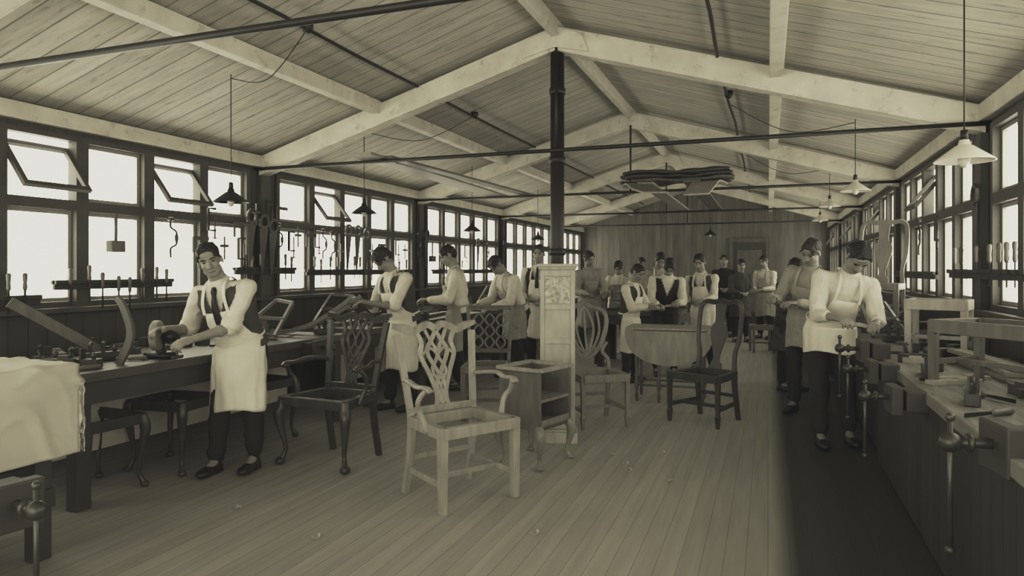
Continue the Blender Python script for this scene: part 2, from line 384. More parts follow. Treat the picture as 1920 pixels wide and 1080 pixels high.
person('person in grey shirt and apron looking down at work',.37,7.35,-112,1.76,12,9,28,-8,(.02,-.38,1.08),(-.2,-.36,1.12),shirt='shirt_grey',apron='apron_grey',hem=.36,vox=.009,stance=.06,hair='hair_mid',held=('wood_piece','wood_mid','wooden block held up in both hands',.3))
person('person in white apron bending over work at vise',.50,6.05,-80,1.76,27,11,30,4,(.16,-.46,1.00),(-.10,-.46,1.04),vest=None,sleeve=.6,apron='apron',hem=.42,vox=.0085,stance=.05,held=('wood_piece','wood_light','pale carved wood held over bench vise',.22))
finish_bakes()
# ---------------------------------------------------------------- room
XL,XR,Y0,Y1=-4.9,1.455,-2.6,18.8; XC=-1.72; ZE=2.58; ZR=3.56
def struct(o): o['kind']='structure'; return o
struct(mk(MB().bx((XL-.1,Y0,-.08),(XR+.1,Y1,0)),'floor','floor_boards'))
mb=MB()
mb.add([(XL-.15,Y0,ZE-.045),(XC,Y0,ZR),(XR+.15,Y0,ZE-.045),(XL-.15,Y1,ZE-.045),(XC,Y1,ZR),(XR+.15,Y1,ZE-.045),
        (XL-.15,Y0,ZE+.03),(XC,Y0,ZR+.08),(XR+.15,Y0,ZE+.03),(XL-.15,Y1,ZE+.03),(XC,Y1,ZR+.08),(XR+.15,Y1,ZE+.03)],
       [(0,1,4,3),(1,2,5,4),(6,9,10,7),(7,10,11,8)])
struct(mk(mb,'ceiling','ceiling_boards'))
BAYS=[-4.45,-1.05,2.35,5.75,9.15,12.55,15.95]
for nm,x,sg in(('wall_left',XL,-1),('wall_right',XR,1)):
    mb=MB(); mb.bx((x,Y0,0),(x+sg*.1,Y1,1.12)); mb.bx((x,Y0,2.40),(x+sg*.1,Y1,2.60))
    for b in BAYS:
        a=max(b-.2,Y0); c=min(b+.2,Y1)
        if c>a: mb.bx((x,a,1.12),(x+sg*.1,c,2.40))
    mb.bx((x,18.62,1.12),(x+sg*.1,Y1,2.40))
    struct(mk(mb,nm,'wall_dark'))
mb=MB(); mb.add([(XL,Y1,0),(XR,Y1,0),(XR,Y1,ZE),(XC,Y1,ZR+.05),(XL,Y1,ZE),(XL,Y1+.1,0),(XR,Y1+.1,0),(XR,Y1+.1,ZE),(XC,Y1+.1,ZR+.05),(XL,Y1+.1,ZE)],
 [(0,1,2,3,4),(9,8,7,6,5),(0,5,6,1),(1,6,7,2),(2,7,8,3),(3,8,9,4),(4,9,5,0)])
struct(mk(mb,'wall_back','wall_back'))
wn=1
def window(x,sg,ya,yb,openup):
    global wn
    mb=MB()
    xi=x-sg*.03; xo=x+sg*.09
    mb.mi=0
    mb.bx((xi,ya,1.12),(xo,ya+.05,2.40)); mb.bx((xi,yb-.05,1.12),(xo,yb,2.40))
    mb.bx((xi,ya+.05,1.12),(xo,yb-.05,1.16)); mb.bx((xi,ya+.05,2.36),(xo,yb-.05,2.40)); mb.bx((xi,ya+.05,1.84),(xo,yb-.05,1.915))
    mb.mi=1
    xs=x+sg*.02; xt=x+sg*.05
    def sash(z0,z1,M=None,w=.028):
        a,b=ya+.052,yb-.052
        for q in(((xs,a,z0),(xt,a+w,z1)),((xs,b-w,z0),(xt,b,z1)),((xs,a+w,z0),(xt,b-w,z0+w)),((xs,a+w,z1-w),(xt,b-w,z1))):
            c=[(q[0][i]+q[1][i])/2 for i in range(3)]; d=[abs(q[1][i]-q[0][i]) for i in range(3)]
            mb.box(c,d,M)
    sash(1.162,1.838)
    if openup:
        mb.mi=0
        zc=2.14
        M=Matrix.Translation((x-sg*.06,(ya+yb)/2,zc))@Matrix.Rotation(rad(38)*sg,4,'Y')@Matrix.Translation((-x-sg*.035,-(ya+yb)/2,-zc))
        sash(1.93,2.35,M,.036); mb.mi=1
    else: sash(1.917,2.358)
    mb.mi=2
    xp=x+sg*.06
    for z0,z1 in((1.16,1.84),(1.915,2.36)):
        mb.bx((xp,ya+.05,z0),(xp+sg*.006,yb-.05,z1))
    struct(mk(mb,'window_%d'%wn,['frame_dark','sash_pale','daylight'])); wn+=1
for b in BAYS:
    for i in range(5):
        ya=b+.2+.6*i; yb=ya+.6
        if ya<Y0 or yb>18.65: continue
        op=(abs(b-2.35)<.1 and i in(1,3)) or (abs(b-5.75)<.1 and i==1)
        window(XL,-1,ya,yb,op)
        window(XR,1,ya,yb,(b>5 and i in(2,)) )
tn=1
def trim(mb,m='beam_paint',bev=.006):
    global tn
    o=struct(mk(mb,'trim_%d'%tn,m,bev=bev)); tn+=1; return o
for y in BAYS[1:]:
    for sx in(-1,1):
        xa=XL+.02 if sx<0 else XR-.02
        mb=MB(); w=.07
        pr=[(xa,2.36),(XC,3.29),(XC,3.50),(xa,2.55)]
        mb.add([(p[0],y-w,p[1]) for p in pr]+[(p[0],y+w,p[1]) for p in pr],[(0,1,2,3),(7,6,5,4),(0,4,5,1),(1,5,6,2),(2,6,7,3),(3,7,4,0)])
        trim(mb)
    mb=MB(); mb.add([(XC+dx,y+dy,z) for dy in(-.09,.09) for dx,z in((-.3,3.24),(0,3.31),(.3,3.24),(.24,3.40),(0,3.50),(-.24,3.40))],
       [(0,1,2,3,4,5),(11,10,9,8,7,6)]+[(i,6+i,6+(i+1)%6,(i+1)%6) for i in range(6)]); trim(mb)
def zc(x): return ZE+(ZR-ZE)*((x-XL)/(XC-XL) if x<XC else (XR-x)/(XR-XC))
for x in(-3.5,.06):
    z=zc(x); trim(MB().bx((x-.05,Y0,z-.13),(x+.05,Y1,z-.01)))
trim(MB().bx((XC-.03,Y0,3.40),(XC+.03,Y1,3.55)))
for x,sg in((XL,1),(XR,-1)): trim(MB().bx((x,Y0,2.44),(x+sg*.07,Y1,2.56)))
for x,sg in((XL,1),(XR,-1)): trim(MB().bx((x,Y0,1.08),(x+sg*.10,Y1,1.12)),'frame_dark')
for x,sg in((XL,1),(XR,-1)): 
    for b in BAYS[1:]: trim(MB().bx((x,b-.07,0),(x+sg*.06,b+.07,2.36)),'frame_dark')
mb=MB(); mb.bx((-.95,Y1-.06,0),(-.85,Y1,2.1)); mb.bx((-.05,Y1-.06,0),(.05,Y1,2.1)); mb.bx((-.95,Y1-.06,2.1),(.05,Y1,2.2)); mb.mi=1; mb.bx((-.85,Y1-.04,0),(-.05,Y1,2.1)); mb.mi=0
mb.bx((-.75,Y1-.06,.3),(-.15,Y1-.04,.9)); mb.bx((-.75,Y1-.06,1.1),(-.15,Y1-.04,1.9))
struct(mk(mb,'door_1',['wood_mid','wood_dark']))
for i,y in enumerate([2.35,5.65,9.05,12.45,15.85]):
    o=mk(MB().sweep([(XL+.0,0,2.42),(XR-.0,0,2.42)],n=10,w=.017),'tie_rod','iron',M=TR(0,y),smooth=True)
    tag(o,'dark iron tie rod spanning the roof between eaves','rod','roof tie rods')
    if y>3:
        o=mk(MB().sweep([(0,0,2.43),(0,0,3.30)],n=8,w=.012,ref=(1,0,0)),'hanger_rod','iron',M=TR(XC+.02,y),smooth=True)
        tag(o,'thin iron hanger rod dropping from the roof ridge','rod','hanger rods')
r=root('post','dark iron pipe post carrying the roof ridge','post',TR(XC,5.75))
mk(MB().lathe([(.06,0),(.06,3.29)],24),'shaft','iron',r,smooth=True)
for z in(1.55,2.35,2.95):
    mk(MB().lathe([(.061,z-.03),(.07,z-.025),(.07,z+.025),(.061,z+.03)],24),'collar','iron',r,smooth=True)
for x in(-3.05,-.36):
    mb=MB(); pts=[(x+R.uniform(-.02,.02),y*.9-2.5,zc(x)-.05) for y in range(24)]
    mb.sweep(pts,n=8,k=2,w=.014)
    o=mk(mb,'electrical_conduit','iron',smooth=True); tag(o,'thin dark cable conduit run along the ceiling boards','conduit','ceiling conduits')
    for y in(4.05,7.0,10.4,13.6):
        o=mk(MB().lathe([(.0,-.05),(.028,-.045),(.04,-.01),(.04,0.02)],16),'junction_box','iron',M=TR(x,y,zc(x)-.03),smooth=True); tag(o,'small round iron junction box on ceiling conduit','junction box','conduit junction boxes')
# ---------------------------------------------------------------- pendant lamps
def lamp(x,y,z,m,label,sling=None,s=1.0):
    top_=zc(x); r=root('pendant_lamp',label,'lamp',TR(x,y,z),'pendant lamps')
    mk(MB().lathe([(.0,.105),(.022,.10),(.028,.075),(.04,.07),(.13,.0),(.135,-.006),(.128,-.004),(.036,.06),(.0,.062)],28),'lamp_shade',m,r,smooth=True).scale=(s,s,s)
    mk(MB().lathe([(.0,.15),(.016,.148),(.018,.1),(.0,.1)],14),'socket','iron',r,smooth=True)
    mk(MB().ell((0,0,.0),(.028,.028,.038)),'bulb','bulb',r,smooth=True)
    mb=MB().sweep([(0,0,.14),(0,0,top_-z)],n=6,w=.0035,ref=(1,0,0))
    if sling:
        sx,sy=sling; mb.sweep([(0,0,top_-z-.03),((sx-x)*.5,(sy-y)*.5,(top_+zc(sx))/2-z-.22),(sx-x,sy-y,zc(sx)-z-.05)],n=6,k=8,w=.0035)
    mk(mb,'cord','iron',r,smooth=True)
lamp(-3.87,4.2,1.92,'iron','dark enamelled pendant lamp on thin cord over bench',(-3.05,4.05))
lamp(-3.96,6.2,1.99,'iron','dark enamelled pendant lamp on thin cord over bench',(-3.05,7.0))
lamp(-3.96,9.0,1.95,'iron','dark enamelled pendant lamp on thin cord over bench')
lamp(-3.96,12.0,1.95,'iron','dark enamelled pendant lamp on thin cord over bench')
lamp(.91,3.97,1.94,'milk_glass','pale milk glass pendant lamp on thin cord')
lamp(.76,7.1,2.13,'milk_glass','pale milk glass pendant lamp on thin cord',(-.36,7.4))
lamp(.78,10.2,2.25,'milk_glass','pale milk glass pendant lamp on thin cord',(-.36,10.4))
lamp(.85,13.1,2.25,'milk_glass','pale milk glass pendant lamp on thin cord')
lamp(-1.1,14.5,2.1,'iron','dark enamelled pendant lamp on thin cord over benches')
# ---------------------------------------------------------------- benches
def bench(x0,x1,y0,y1,label,topm='bench_top',front=None,panel=False,group='workbenches',z=.8):
    cx,cy=(x0+x1)/2,(y0+y1)/2; w=x1-x0; l=y1-y0
    r=root('workbench',label,'workbench',TR(cx,cy),group)
    mk(MB().bx((-w/2,-l/2,z-.06),(w/2,l/2,z)),'worktop',topm,r,bev=.006)
    mb=MB()
    for s in(-1,1): mb.bx((s*(w/2-.05),-l/2+.05,z-.19),(s*(w/2-.02),l/2-.05,z-.06))
    for s in(-1,1): mb.bx((-w/2+.05,s*(l/2-.05),z-.19),(w/2-.05,s*(l/2-.08),z-.06))
    mk(mb,'rail','bench_leg',r,bev=.004)
    n=max(2,int(l/1.4)+1)
    for i in range(n):
        y=-l/2+.12+(l-.24)*i/(n-1)
        for s in(-1,1): mk(MB().bx((s*(w/2-.08)-.045,y-.045,0),(s*(w/2-.08)+.045,y+.045,z-.06)),'leg','bench_leg',r,bev=.005)
    if panel: mk(MB().bx((w/2-.52,-l/2+.25,.2),(w/2-.50,l/2-.25,z-.06)),'back_panel','white_panel',r)
    if front: 
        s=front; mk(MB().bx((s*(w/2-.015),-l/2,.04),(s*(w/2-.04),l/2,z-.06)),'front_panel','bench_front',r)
    return r
bench(-4.8,-3.68,2.75,5.5,'long dark workbench with pale panel beneath, under windows',panel=True)
bench(-4.8,-3.74,5.95,8.95,'long dark workbench strewn with timber under windows',panel=True)
bench(-4.8,-3.74,9.4,12.4,'long dark workbench under windows farther down workshop')
bench(-4.8,-3.74,12.8,17.4,'long dark workbench under windows near back wall')
bench(.72,1.34,1.5,5.5,'worn workbench with dark board front along windows','bench_top_pale',front=-1)
bench(.76,1.34,5.7,9.5,'dark workbench along windows behind two working apprentices','bench_top',front=-1)
bench(.72,1.34,10.0,15.5,'dark workbench along windows far down workshop','bench_top',front=-1)
bench(-2.35,-1.15,9.65,10.75,'dark central workbench surrounded by working apprentices',front=-1)
bench(-2.2,-1.0,12.9,14.0,'dark central workbench near back wall')
r=root('covered_table','dark table covered by draped pale sheet','table',TR(-3.55,1.98))
mk(MB().bx((-.34,-.42,.86),(.34,.42,.93)),'tabletop','bench_leg',r,bev=.005)
for sx in(-1,1):
    for sy in(-1,1): mk(MB().bx((sx*.25-.04,sy*.33-.04,0),(sx*.25+.04,sy*.33+.04,.86)),'leg','bench_leg',r,bev=.004)
mk(MB().bx((-.3,-.38,.25),(.3,.38,.34)),'shelf','bench_leg',r)
mb=MB(); n=130; vs=[];fs=[]
for i in range(n+1):
    for j in range(n+1):
        a=(i/n-.5)*(.70+.90); b=(j/n-.5)*(.86+.90)
        x=max(-.36,min(.36,a)); y=max(-.44,min(.44,b)); dx=abs(a)-.36 if abs(a)>.36 else 0; dy=abs(b)-.44 if abs(b)>.44 else 0
        drop=max(dx,dy)
        hump=.07*math.exp(-((x+.15)**2+(y+.2)**2)/.05) if drop==0 else 0
        c0=abs(noise.noise(V((a*2.2,b*2.2,4)))); c2=abs(noise.noise(V((a*5,b*5,9))))
        nz=(.018-c0*.12 if c0<.15 else .0)+(.006-c2*.06 if c2<.1 else 0)
        ox=(1 if a>0 else -1)*(nz*.8+.010) if dx>0 else 0; oy=(1 if b>0 else -1)*(nz*.8+.010) if dy>0 else 0
        vs.append((x+ox,y+oy,.942+hump+(nz*.7 if drop==0 else 0)-drop*1.0))
for i in range(n):
    for j in range(n): q=i*(n+1)+j; fs.append((q,q+n+1,q+n+2,q+1))
mb.add(vs,fs); mk(mb,'sheet','paper',r,smooth=True,sol=.003)
# ---------------------------------------------------------------- chairs
def chair(label,M,style,arms=False,leg='straight',m='wood_light',cat='chair',name='dining_chair',sh=.47,bh=1.0,W=.54,Wb=.42,D=.46,group=None):
    r=root(name,label,cat,M,group)
    fx,bx_,fy,by=W/2,Wb/2,-D/2,D/2
    def yb(z): return by-.02+max(0,z-sh)*.2
    mb=MB(); zt=sh-.03
    for a,b in(((-fx+.03,fy+.02),(fx-.03,fy+.02)),((-bx_+.02,by-.02),(bx_-.02,by-.02)),((-fx+.03,fy+.02),(-bx_+.02,by-.02)),((fx-.03,fy+.02),(bx_-.02,by-.02))):
        mb.sweep([(a[0],a[1],zt),(b[0],b[1],zt)],w=.026,t=.033)
    mk(mb,'seat_frame',m,r,bev=.004)
    for s in(-1,1):
        mb=MB()
        x=s*(fx-.03);y=fy+.03
        if leg=='straight': mb.sweep([(x,y,sh,.026),(x,y,0,.021)],ref=(0,1,0))
        elif leg=='taper': mb.sweep([(x,y,sh,.022),(x,y,.12,.016),(x,y,.10,.021),(x,y,.08,.02),(x,y,0,.013)],ref=(0,1,0))
        else:
            mb.sweep([(x,y,sh,.034),(x+s*.008,y-.008,sh-.07,.040),(x+s*.024,y-.024,sh-.13,.036),(x+s*.010,y-.010,.24,.024),(x-s*.01,y+.01,.12,.016),(x+s*.002,y-.002,.06,.018),(x+s*.02,y-.02,.02,.022)],ref=(0,1,0),n=10,k=5)
            mb.ell((x+s*.018,y-.018,.028),(.036,.036,.028))
        mk(mb,'leg',m,r,bev=.003 if leg!='cabriole' else 0,smooth=leg=='cabriole')
        mb=MB(); x=s*(bx_-.02)
        mb.sweep([(x,by-.02,sh,.022),(x,by-.01,.3,.02),(x+s*.005,by+.05,0,.019)],ref=(0,1,0),k=4)
        mk(mb,'leg',m,r,bev=.003)
    if leg!='cabriole':
        z=.16
        for s in(-1,1): mk(MB().sweep([(s*(fx-.03),fy+.03,z),(s*(bx_-.02),by,z)],w=.010,t=.018),'stretcher',m,r,bev=.002)
        mk(MB().sweep([(-(fx+bx_)/2+.03,-.02,z),((fx+bx_)/2-.03,-.02,z)],w=.010,t=.016),'stretcher',m,r,bev=.002)
        mk(MB().sweep([(-bx_+.02,by,z+.07),(bx_-.02,by,z+.07)],w=.010,t=.016),'stretcher',m,r,bev=.002)
    mb=MB()
    def C(pts,w=.012,t=.009,k=6,closed=False,both=True):
        for s in((-1,1) if both else (1,)):
            mb.sweep([(s*p[0],yb(p[1]),p[1],(p[2] if len(p)>2 else w),t) for p in pts],ref=(0,1,.15),k=k,closed=closed,n=4)
    tw=bx_+.035
    if style in('pierced','gothic'):
        C([(bx_-.02,sh-.03),(bx_,sh+.2),(tw,bh-.04)],.020,.015)
        C([(0,bh-.02,.024),(.05,bh+.012,.022),(.11,bh-.005,.022),(.16,bh-.028,.022),(.21,bh-.01,.026),(tw+.03,bh+.014,.014)],t=.015,k=6)
        C([(0,sh+.03,.022),(bx_,sh+.03,.018)],t=.012,k=1)
        C([(.045,sh+.03),(.035,sh+.12),(.075,sh+.24),(.125,sh+.36),(.11,sh+.44),(.15,bh-.02)],.014)
        C([(0.0,sh+.05),(-.03,sh+.17),(.03,sh+.28),(.075,sh+.38),(.03,sh+.46),(0,bh-.03)],.013)
        C([(.03,sh+.08),(.0,sh+.16),(.05,sh+.26),(.0,sh+.36),(.05,sh+.46),(.08,bh-.02)],.010)
        C([(0,sh+.06),(0,sh+.14)],.024,both=False,k=1)
        if style=='gothic':
            C([(.07,sh+.24),(0,sh+.22)],.01,k=1); C([(.125,sh+.36),(.05,sh+.40),(0,sh+.36)],.01)
    elif style=='shield':
        C([(bx_-.02,sh-.03),(bx_-.02,sh+.08),(bx_-.075,sh+.16),(bx_-.02,sh+.24)],.016,.013)
        z0=sh+.10
        sh_=[(0,z0),(.10,z0+.06),(.18,z0+.18),(.225,z0+.33),(.20,bh-.05),(.10,bh-.01),(0,bh+.03),(-.10,bh-.01),(-.20,bh-.05),(-.225,z0+.33),(-.18,z0+.18),(-.10,z0+.06)]
        C(sh_,.018,.013,both=False,closed=True)
        C([(0,z0+.02),(.05,z0+.12),(.085,z0+.26),(.06,z0+.38),(0,bh)],.010); C([(0,z0+.02),(.09,z0+.12),(.145,z0+.26),(.13,bh-.05)],.010); C([(0,z0),(0,bh)],.009,both=False)
        C([(0,z0+.05),(.06,z0+.03),(.1,z0+.09)],.018)
    elif style=='vase':
        C([(bx_-.02,sh-.03,.02),(bx_-.03,sh+.15,.017),(bx_,sh+.3,.017),(bx_+.0,bh-.08,.018),(bx_-.05,bh-.01,.02),(.08,bh-.015,.022),(0,bh-.005,.026)],t=.015,k=6)
        C([(0,sh,.06),(0,sh+.05,.055),(0,sh+.1,.03),(0,sh+.2,.05),(0,sh+.32,.082),(0,sh+.4,.075),(0,sh+.45,.045),(0,bh-.01,.06)],t=.008,k=6,both=False)
    elif style=='lattice':
        C([(bx_-.02,sh-.03),(bx_-.01,sh+.2),(bx_+.01,bh)],.017,.013)
        for z in(bh-.01,sh+.1): C([(0,z),(bx_,z)],.02,.012,k=1)
        for x in(-.11,0,.11):
            for z in(sh+.18,sh+.29,sh+.40):
                C([(x,z-.055),(x+.045,z),(x,z+.055),(x-.045,z)],.009,.007,closed=True,both=False)
    mk(mb,'backrest',m,r,bev=.002)
    if arms:
        for s in(-1,1):
            mb=MB(); az=sh+.22
            mb.sweep([(s*(bx_+.01),yb(az),az,.018),(s*(bx_+.07),by-.14,az+.02,.020),(s*(fx+.03),fy+.22,az,.022),(s*(fx+.025),fy+.12,az+.005,.025),(s*(fx+.015),fy+.08,az-.015,.026)],n=8,k=6,t=.014)
            mb.sweep([(s*(fx+.02),fy+.12,az-.005,.017),(s*(fx+.045),fy+.17,az-.07,.016),(s*(fx+.02),fy+.21,az-.14,.017),(s*(fx-.025),fy+.18,sh-.05,.021)],ref=(1,0,0),n=8,k=6)
            mk(mb,'armrest',m,r,smooth=True)
    return r
chair('pale unvarnished armchair with pierced splat back, straight legs',TR(-1.77,3.86,0,58),'gothic',True,'straight','wood_light',name='armchair',sh=.49,bh=1.03,W=.58,Wb=.50)
chair('dark armchair with pierced back and ball feet',TR(-2.98,4.24,0,-4),'pierced',True,'cabriole','wood_dark',name='armchair',sh=.49,bh=1.04,W=.60,Wb=.46)
chair('side chair with shield back and interlaced curved ribs',TR(-1.46,6.12,0,36),'shield',False,'taper','wood_warm',sh=.47,bh=1.05,W=.48,Wb=.46)
chair('side chair with solid vase shaped splat and turned feet',TR(-.55,6.55,0,-24),'vase',False,'taper','wood_dark',sh=.46,bh=1.10)
chair('chair with lattice of oval loops in back',TR(-2.5,6.05,0,18),'lattice',False,'straight','wood_mid',sh=.5,bh=1.03,W=.48)
chair('pale unfinished chair standing up on workbench',TR(1.03,7.75,.8,-20),'vase',False,'straight','wood_warm',sh=.46,bh=1.10,W=.46,D=.4)
def stool(label,M,m,w=.44,d=.38,h=.46,leg='cabriole',name='stool'):
    r=root(name,label,'stool',M)
    mb=MB()
    for a in(-1,1):
        mb.bx((-w/2,a*(d/2)-.014,h-.07),(w/2,a*(d/2)+.014,h)); mb.bx((a*(w/2)-.014,-d/2,h-.069),(a*(w/2)+.014,d/2,h-.001))
    mk(mb,'seat_frame',m,r,bev=.003)
    for sx in(-1,1):
        for sy in(-1,1):
            mb=MB(); x=sx*(w/2-.01); y=sy*(d/2-.01)
            if leg=='cabriole':
                mb.sweep([(x,y,h-.01,.03),(x+sx*.015,y+sy*.015,h-.1,.034),(x,y,h*.5,.02),(x-sx*.012,y-sy*.012,.1,.013),(x+sx*.012,y+sy*.012,.02,.02)],ref=(0,1,0),n=10,k=5)
                mb.ell((x+sx*.012,y+sy*.012,.02),(.028,.028,.02))
            else: mb.sweep([(x,y,h-.005,.02),(x,y,0,.017)],ref=(0,1,0))
            mk(mb,'leg',m,r,smooth=leg=='cabriole')
    if leg!='cabriole':
        z=h*.35
        for a in(-1,1): mk(MB().sweep([(a*(w/2-.01),-d/2+.01,z),(a*(w/2-.01),d/2-.01,z)],w=.008,t=.014),'stretcher',m,r)
        mk(MB().sweep([(-w/2,0,z),(w/2,0,z)],w=.008,t=.013),'stretcher',m,r)
    return r
stool('dark stool with curved legs stored under workbench',TR(-3.95,3.75,0,5),'wood_dark',h=.5)
stool('dark stool with curved legs stored beneath workbench',TR(-3.95,4.6,0,-8),'wood_dark',h=.5)
stool('dark stool frame with curved legs pushed under workbench',TR(-4.0,3.15,0,-4),'wood_dark',h=.48)
stool('low open table frame with straight legs on workbench',TR(1.11,4.02,.8,-52),'wood_mid',w=.58,d=.34,h=.34,leg='straight')
stool('pale small stool frame standing on workbench',TR(1.08,5.35,.8,-20),'wood_light',w=.34,d=.28,h=.40,leg='straight')
stool('small dark stool beside far workbench',TR(-.1,12.4,0,12),'wood_mid',w=.34,d=.34,h=.45,leg='straight')
stool('small dark stool frame standing on central workbench',TR(-2.05,10.4,.8,22),'wood_mid',w=.34,d=.3,h=.36,leg='straight')
stool('small pale stool frame standing on far workbench',TR(-1.5,13.4,.8,-12),'wood_light',w=.34,d=.34,h=.4,leg='straight')
# bedside cabinet
r=root('bedside_cabinet','open bedside cabinet with shelf on short curved legs','cabinet',TR(-1.60,4.78,0,74))
w,d=.40,.36; z0,z1=.27,.68
for s in(-1,1): mk(MB().bx((s*w/2,-d/2,z0),(s*(w/2-.02),d/2,z1)),'side_panel','wood_mid',r,bev=.002)
mk(MB().bx((-w/2+.02,d/2-.015,z0),(w/2-.02,d/2,z1)),'back_panel','wood_mid',r)
mk(MB().bx((-w/2+.02,-d/2,z0),(w/2-.02,d/2-.015,z0+.03)).bx((-w/2+.02,-d/2,z0+.0),(w/2-.02,-d/2+.02,z0+.07)),'bottom','wood_warm',r,bev=.002)
mk(MB().bx((-w/2+.02,-d/2+.005,.465),(w/2-.02,d/2-.015,.485)),'shelf','wood_warm',r)
mb=MB()
for a in(-1,1): mb.bx((-w/2-.012,a*(d/2+.0)-.02,z1),(w/2+.012,a*(d/2+.0)+.02,z1+.025)); mb.bx((a*(w/2)-.02,-d/2,z1),(a*(w/2)+.02,d/2,z1+.024))
mk(mb,'top_rim','wood_light',r,bev=.002)
for sx in(-1,1):
    for sy in(-1,1):
        x=sx*(w/2-.02);y=sy*(d/2-.02); mb=MB().sweep([(x,y,.29,.03),(x+sx*.025,y+sy*.025,.23,.036),(x+sx*.01,y+sy*.01,.12,.019),(x,y,.06,.014),(x+sx*.025,y+sy*.025,.015,.022)],ref=(0,1,0),n=10,k=5)
        mb.ell((x+sx*.025,y+sy*.025,.016),(.03,.03,.016)); mk(mb,'leg','wood_warm',r,smooth=True)
# tall case
r=root('tall_case','tall pale panelled wooden case with inlaid picture panel','cabinet',TR(-1.62,5.42,0,17))
mk(MB().bx((-.14,-.11,.06),(.14,.11,1.40)),'body','wood_pale',r,bev=.004)
mk(MB().bx((-.16,-.13,0),(.16,.13,.09)).bx((-.15,-.12,.09),(.15,.12,.11)),'plinth','wood_pale',r,bev=.004)
mk(MB().bx((-.155,-.125,1.40),(.155,.125,1.42)).bx((-.165,-.135,1.42),(.165,.135,1.445)),'cornice','wood_pale',r,bev=.003)
mb=MB()
for a in(-1,1): mb.bx((a*.14,-.122,.12),(a*.105,-.11,1.39))
for z in(.12,.48,.80,1.075,1.345): mb.bx((-.105,-.122,z),(.105,-.11,z+.045))
mk(mb,'door_frame','wood_pale',r,bev=.003)
mk(MB().bx((-.103,-.1185,1.125),(.103,-.111,1.34)),'picture_panel','picture',r)
# drop leaf table
r=root('drop_leaf_table','wooden drop leaf table with rounded hanging leaf, turned legs','table',TR(-.98,7.5,0,2))
mk(MB().bx((-.45,-.22,.76),(.45,.30,.785)),'tabletop','wood_light',r,bev=.004)
ns=24
prof=[(-.45,.755)]+[(.45*-math.cos(math.pi*i/ns),.755-.36*math.sin(math.pi*i/ns)**.8) for i in range(1,ns)]+[(.45,.755)]
mb=MB(); mb.add([(x,-.235,z) for x,z in prof]+[(x,-.255,z) for x,z in prof],[tuple(range(len(prof)-1,-1,-1)),tuple(len(prof)+i for i in range(len(prof)))]+[(i,(i+1)%len(prof),len(prof)+(i+1)%len(prof),len(prof)+i) for i in range(len(prof))])
mk(mb,'table_leaf','wood_light',r)
mk(MB().bx((-.37,-.16,.66),(.37,.24,.76)),'apron_rail','wood_mid',r)
TL=[(.022,.70),(.024,.58),(.014,.56),(.024,.53),(.018,.4),(.015,.25),(.024,.2),(.022,.14),(.012,.11),(.02,.05),(.012,0)]
for x,y in((-.34,-.14),(-.34,.22),(.34,-.14),(.34,.22),(-.1,-.2)): mk(MB().lathe(TL,14,(x,y,0)),'leg','wood_mid',r,smooth=True)
for y in(-.14,.22): mk(MB().sweep([(-.34,y,.17),(.34,y,.17)],n=8,w=.011),'stretcher','wood_mid',r,smooth=True)
# ---------------------------------------------------------------- vises
def vise(M,label,s=1):
    r=root('bench_vise',label,'vise',M,'bench vises')
    q=lambda o:setattr(o,'scale',(s,s,s))
    q(mk(MB().box((0,-.03,-.05),(.16,.05,.14)),'front_jaw','bench_leg',r,bev=.006)); q(mk(MB().box((0,.06,-.05),(.15,.1,.1)),'rear_jaw','bench_leg',r,bev=.006))
    q(mk(MB().sweep([(0,-.02,-.04),(0,-.14,-.04)],n=10,w=.014).ell((0,-.16,-.04),(.028,.030,.028)).lathe([(.02,0),(.026,.005),(.026,.012),(.02,.016)],14,(0,-.12,-.04),(0,1,0)),'screw','iron_grey',r,smooth=True))
    q(mk(MB().sweep([(0.0,-.16,.03),(.0,-.16,-.34)],n=8,w=.008,ref=(1,0,0)).ell((0,-.16,.03),(.013,.013,.013)).ell((0,-.16,-.34),(.014,.014,.013)),'handle','iron_grey',r,smooth=True))
    return r
r=root('workbench','dark workbench corner with iron vise','workbench',TR(-2.70,1.30),'workbenches')
mk(MB().bx((-.55,-.8,.60),(.33,.12,.66)),'worktop','bench_top',r,bev=.005)
for x,y in((-.48,-.7),(-.48,.02),(.18,-.7),(.18,.02)): mk(MB().bx((x-.045,y-.045,0),(x+.045,y+.045,.60)),'leg','bench_leg',r,bev=.004)
vise(TR(-2.29,1.50,.70,82),'iron bench vise with ball ended screw and handle',1.1)
vise(TR(.76,2.70,.87,-80),'large iron bench vise with ball ended screw beside worn bench',1.2)
vise(TR(.62,3.9,.80,-85),'dark bench vise fixed to bench edge')
vise(TR(.62,4.7,.83,-85),'dark bench vise fixed to bench edge')
vise(TR(.64,5.25,.90,-85),'dark bench vise fixed to bench edge',1.1)
vise(TR(.66,7.9,.84,-85),'dark bench vise fixed to bench edge',1.0)
vise(TR(-3.6,4.9,.78,90),'dark bench vise fixed to front of bench')
vise(TR(-3.66,6.9,.78,90),'dark bench vise fixed to front of bench')
vise(TR(-3.66,8.0,.78,90),'dark bench vise fixed to front of bench')
r=root('grinding_wheel','hand grinder with round stone wheel clamped to bench','grinder',TR(-3.84,3.50,.8,10))
mk(MB().lathe([(.02,-.022),(.095,-.022),(.1,-.017),(.1,.017),(.095,.022),(.02,.022)],30,(0.02,-.04,.16),(1,.35,0)),'stone_wheel','wood_light',r)
mk(MB().box((.0,.02,.02),(.18,.1,.04)).sweep([(0,.03,.03,.035),(.0,.02,.1,.025),(.03,0,.16,.03)],n=10,k=4).ell((.09,0,.15),(.05,.045,.045)),'stand','iron',r,smooth=True)
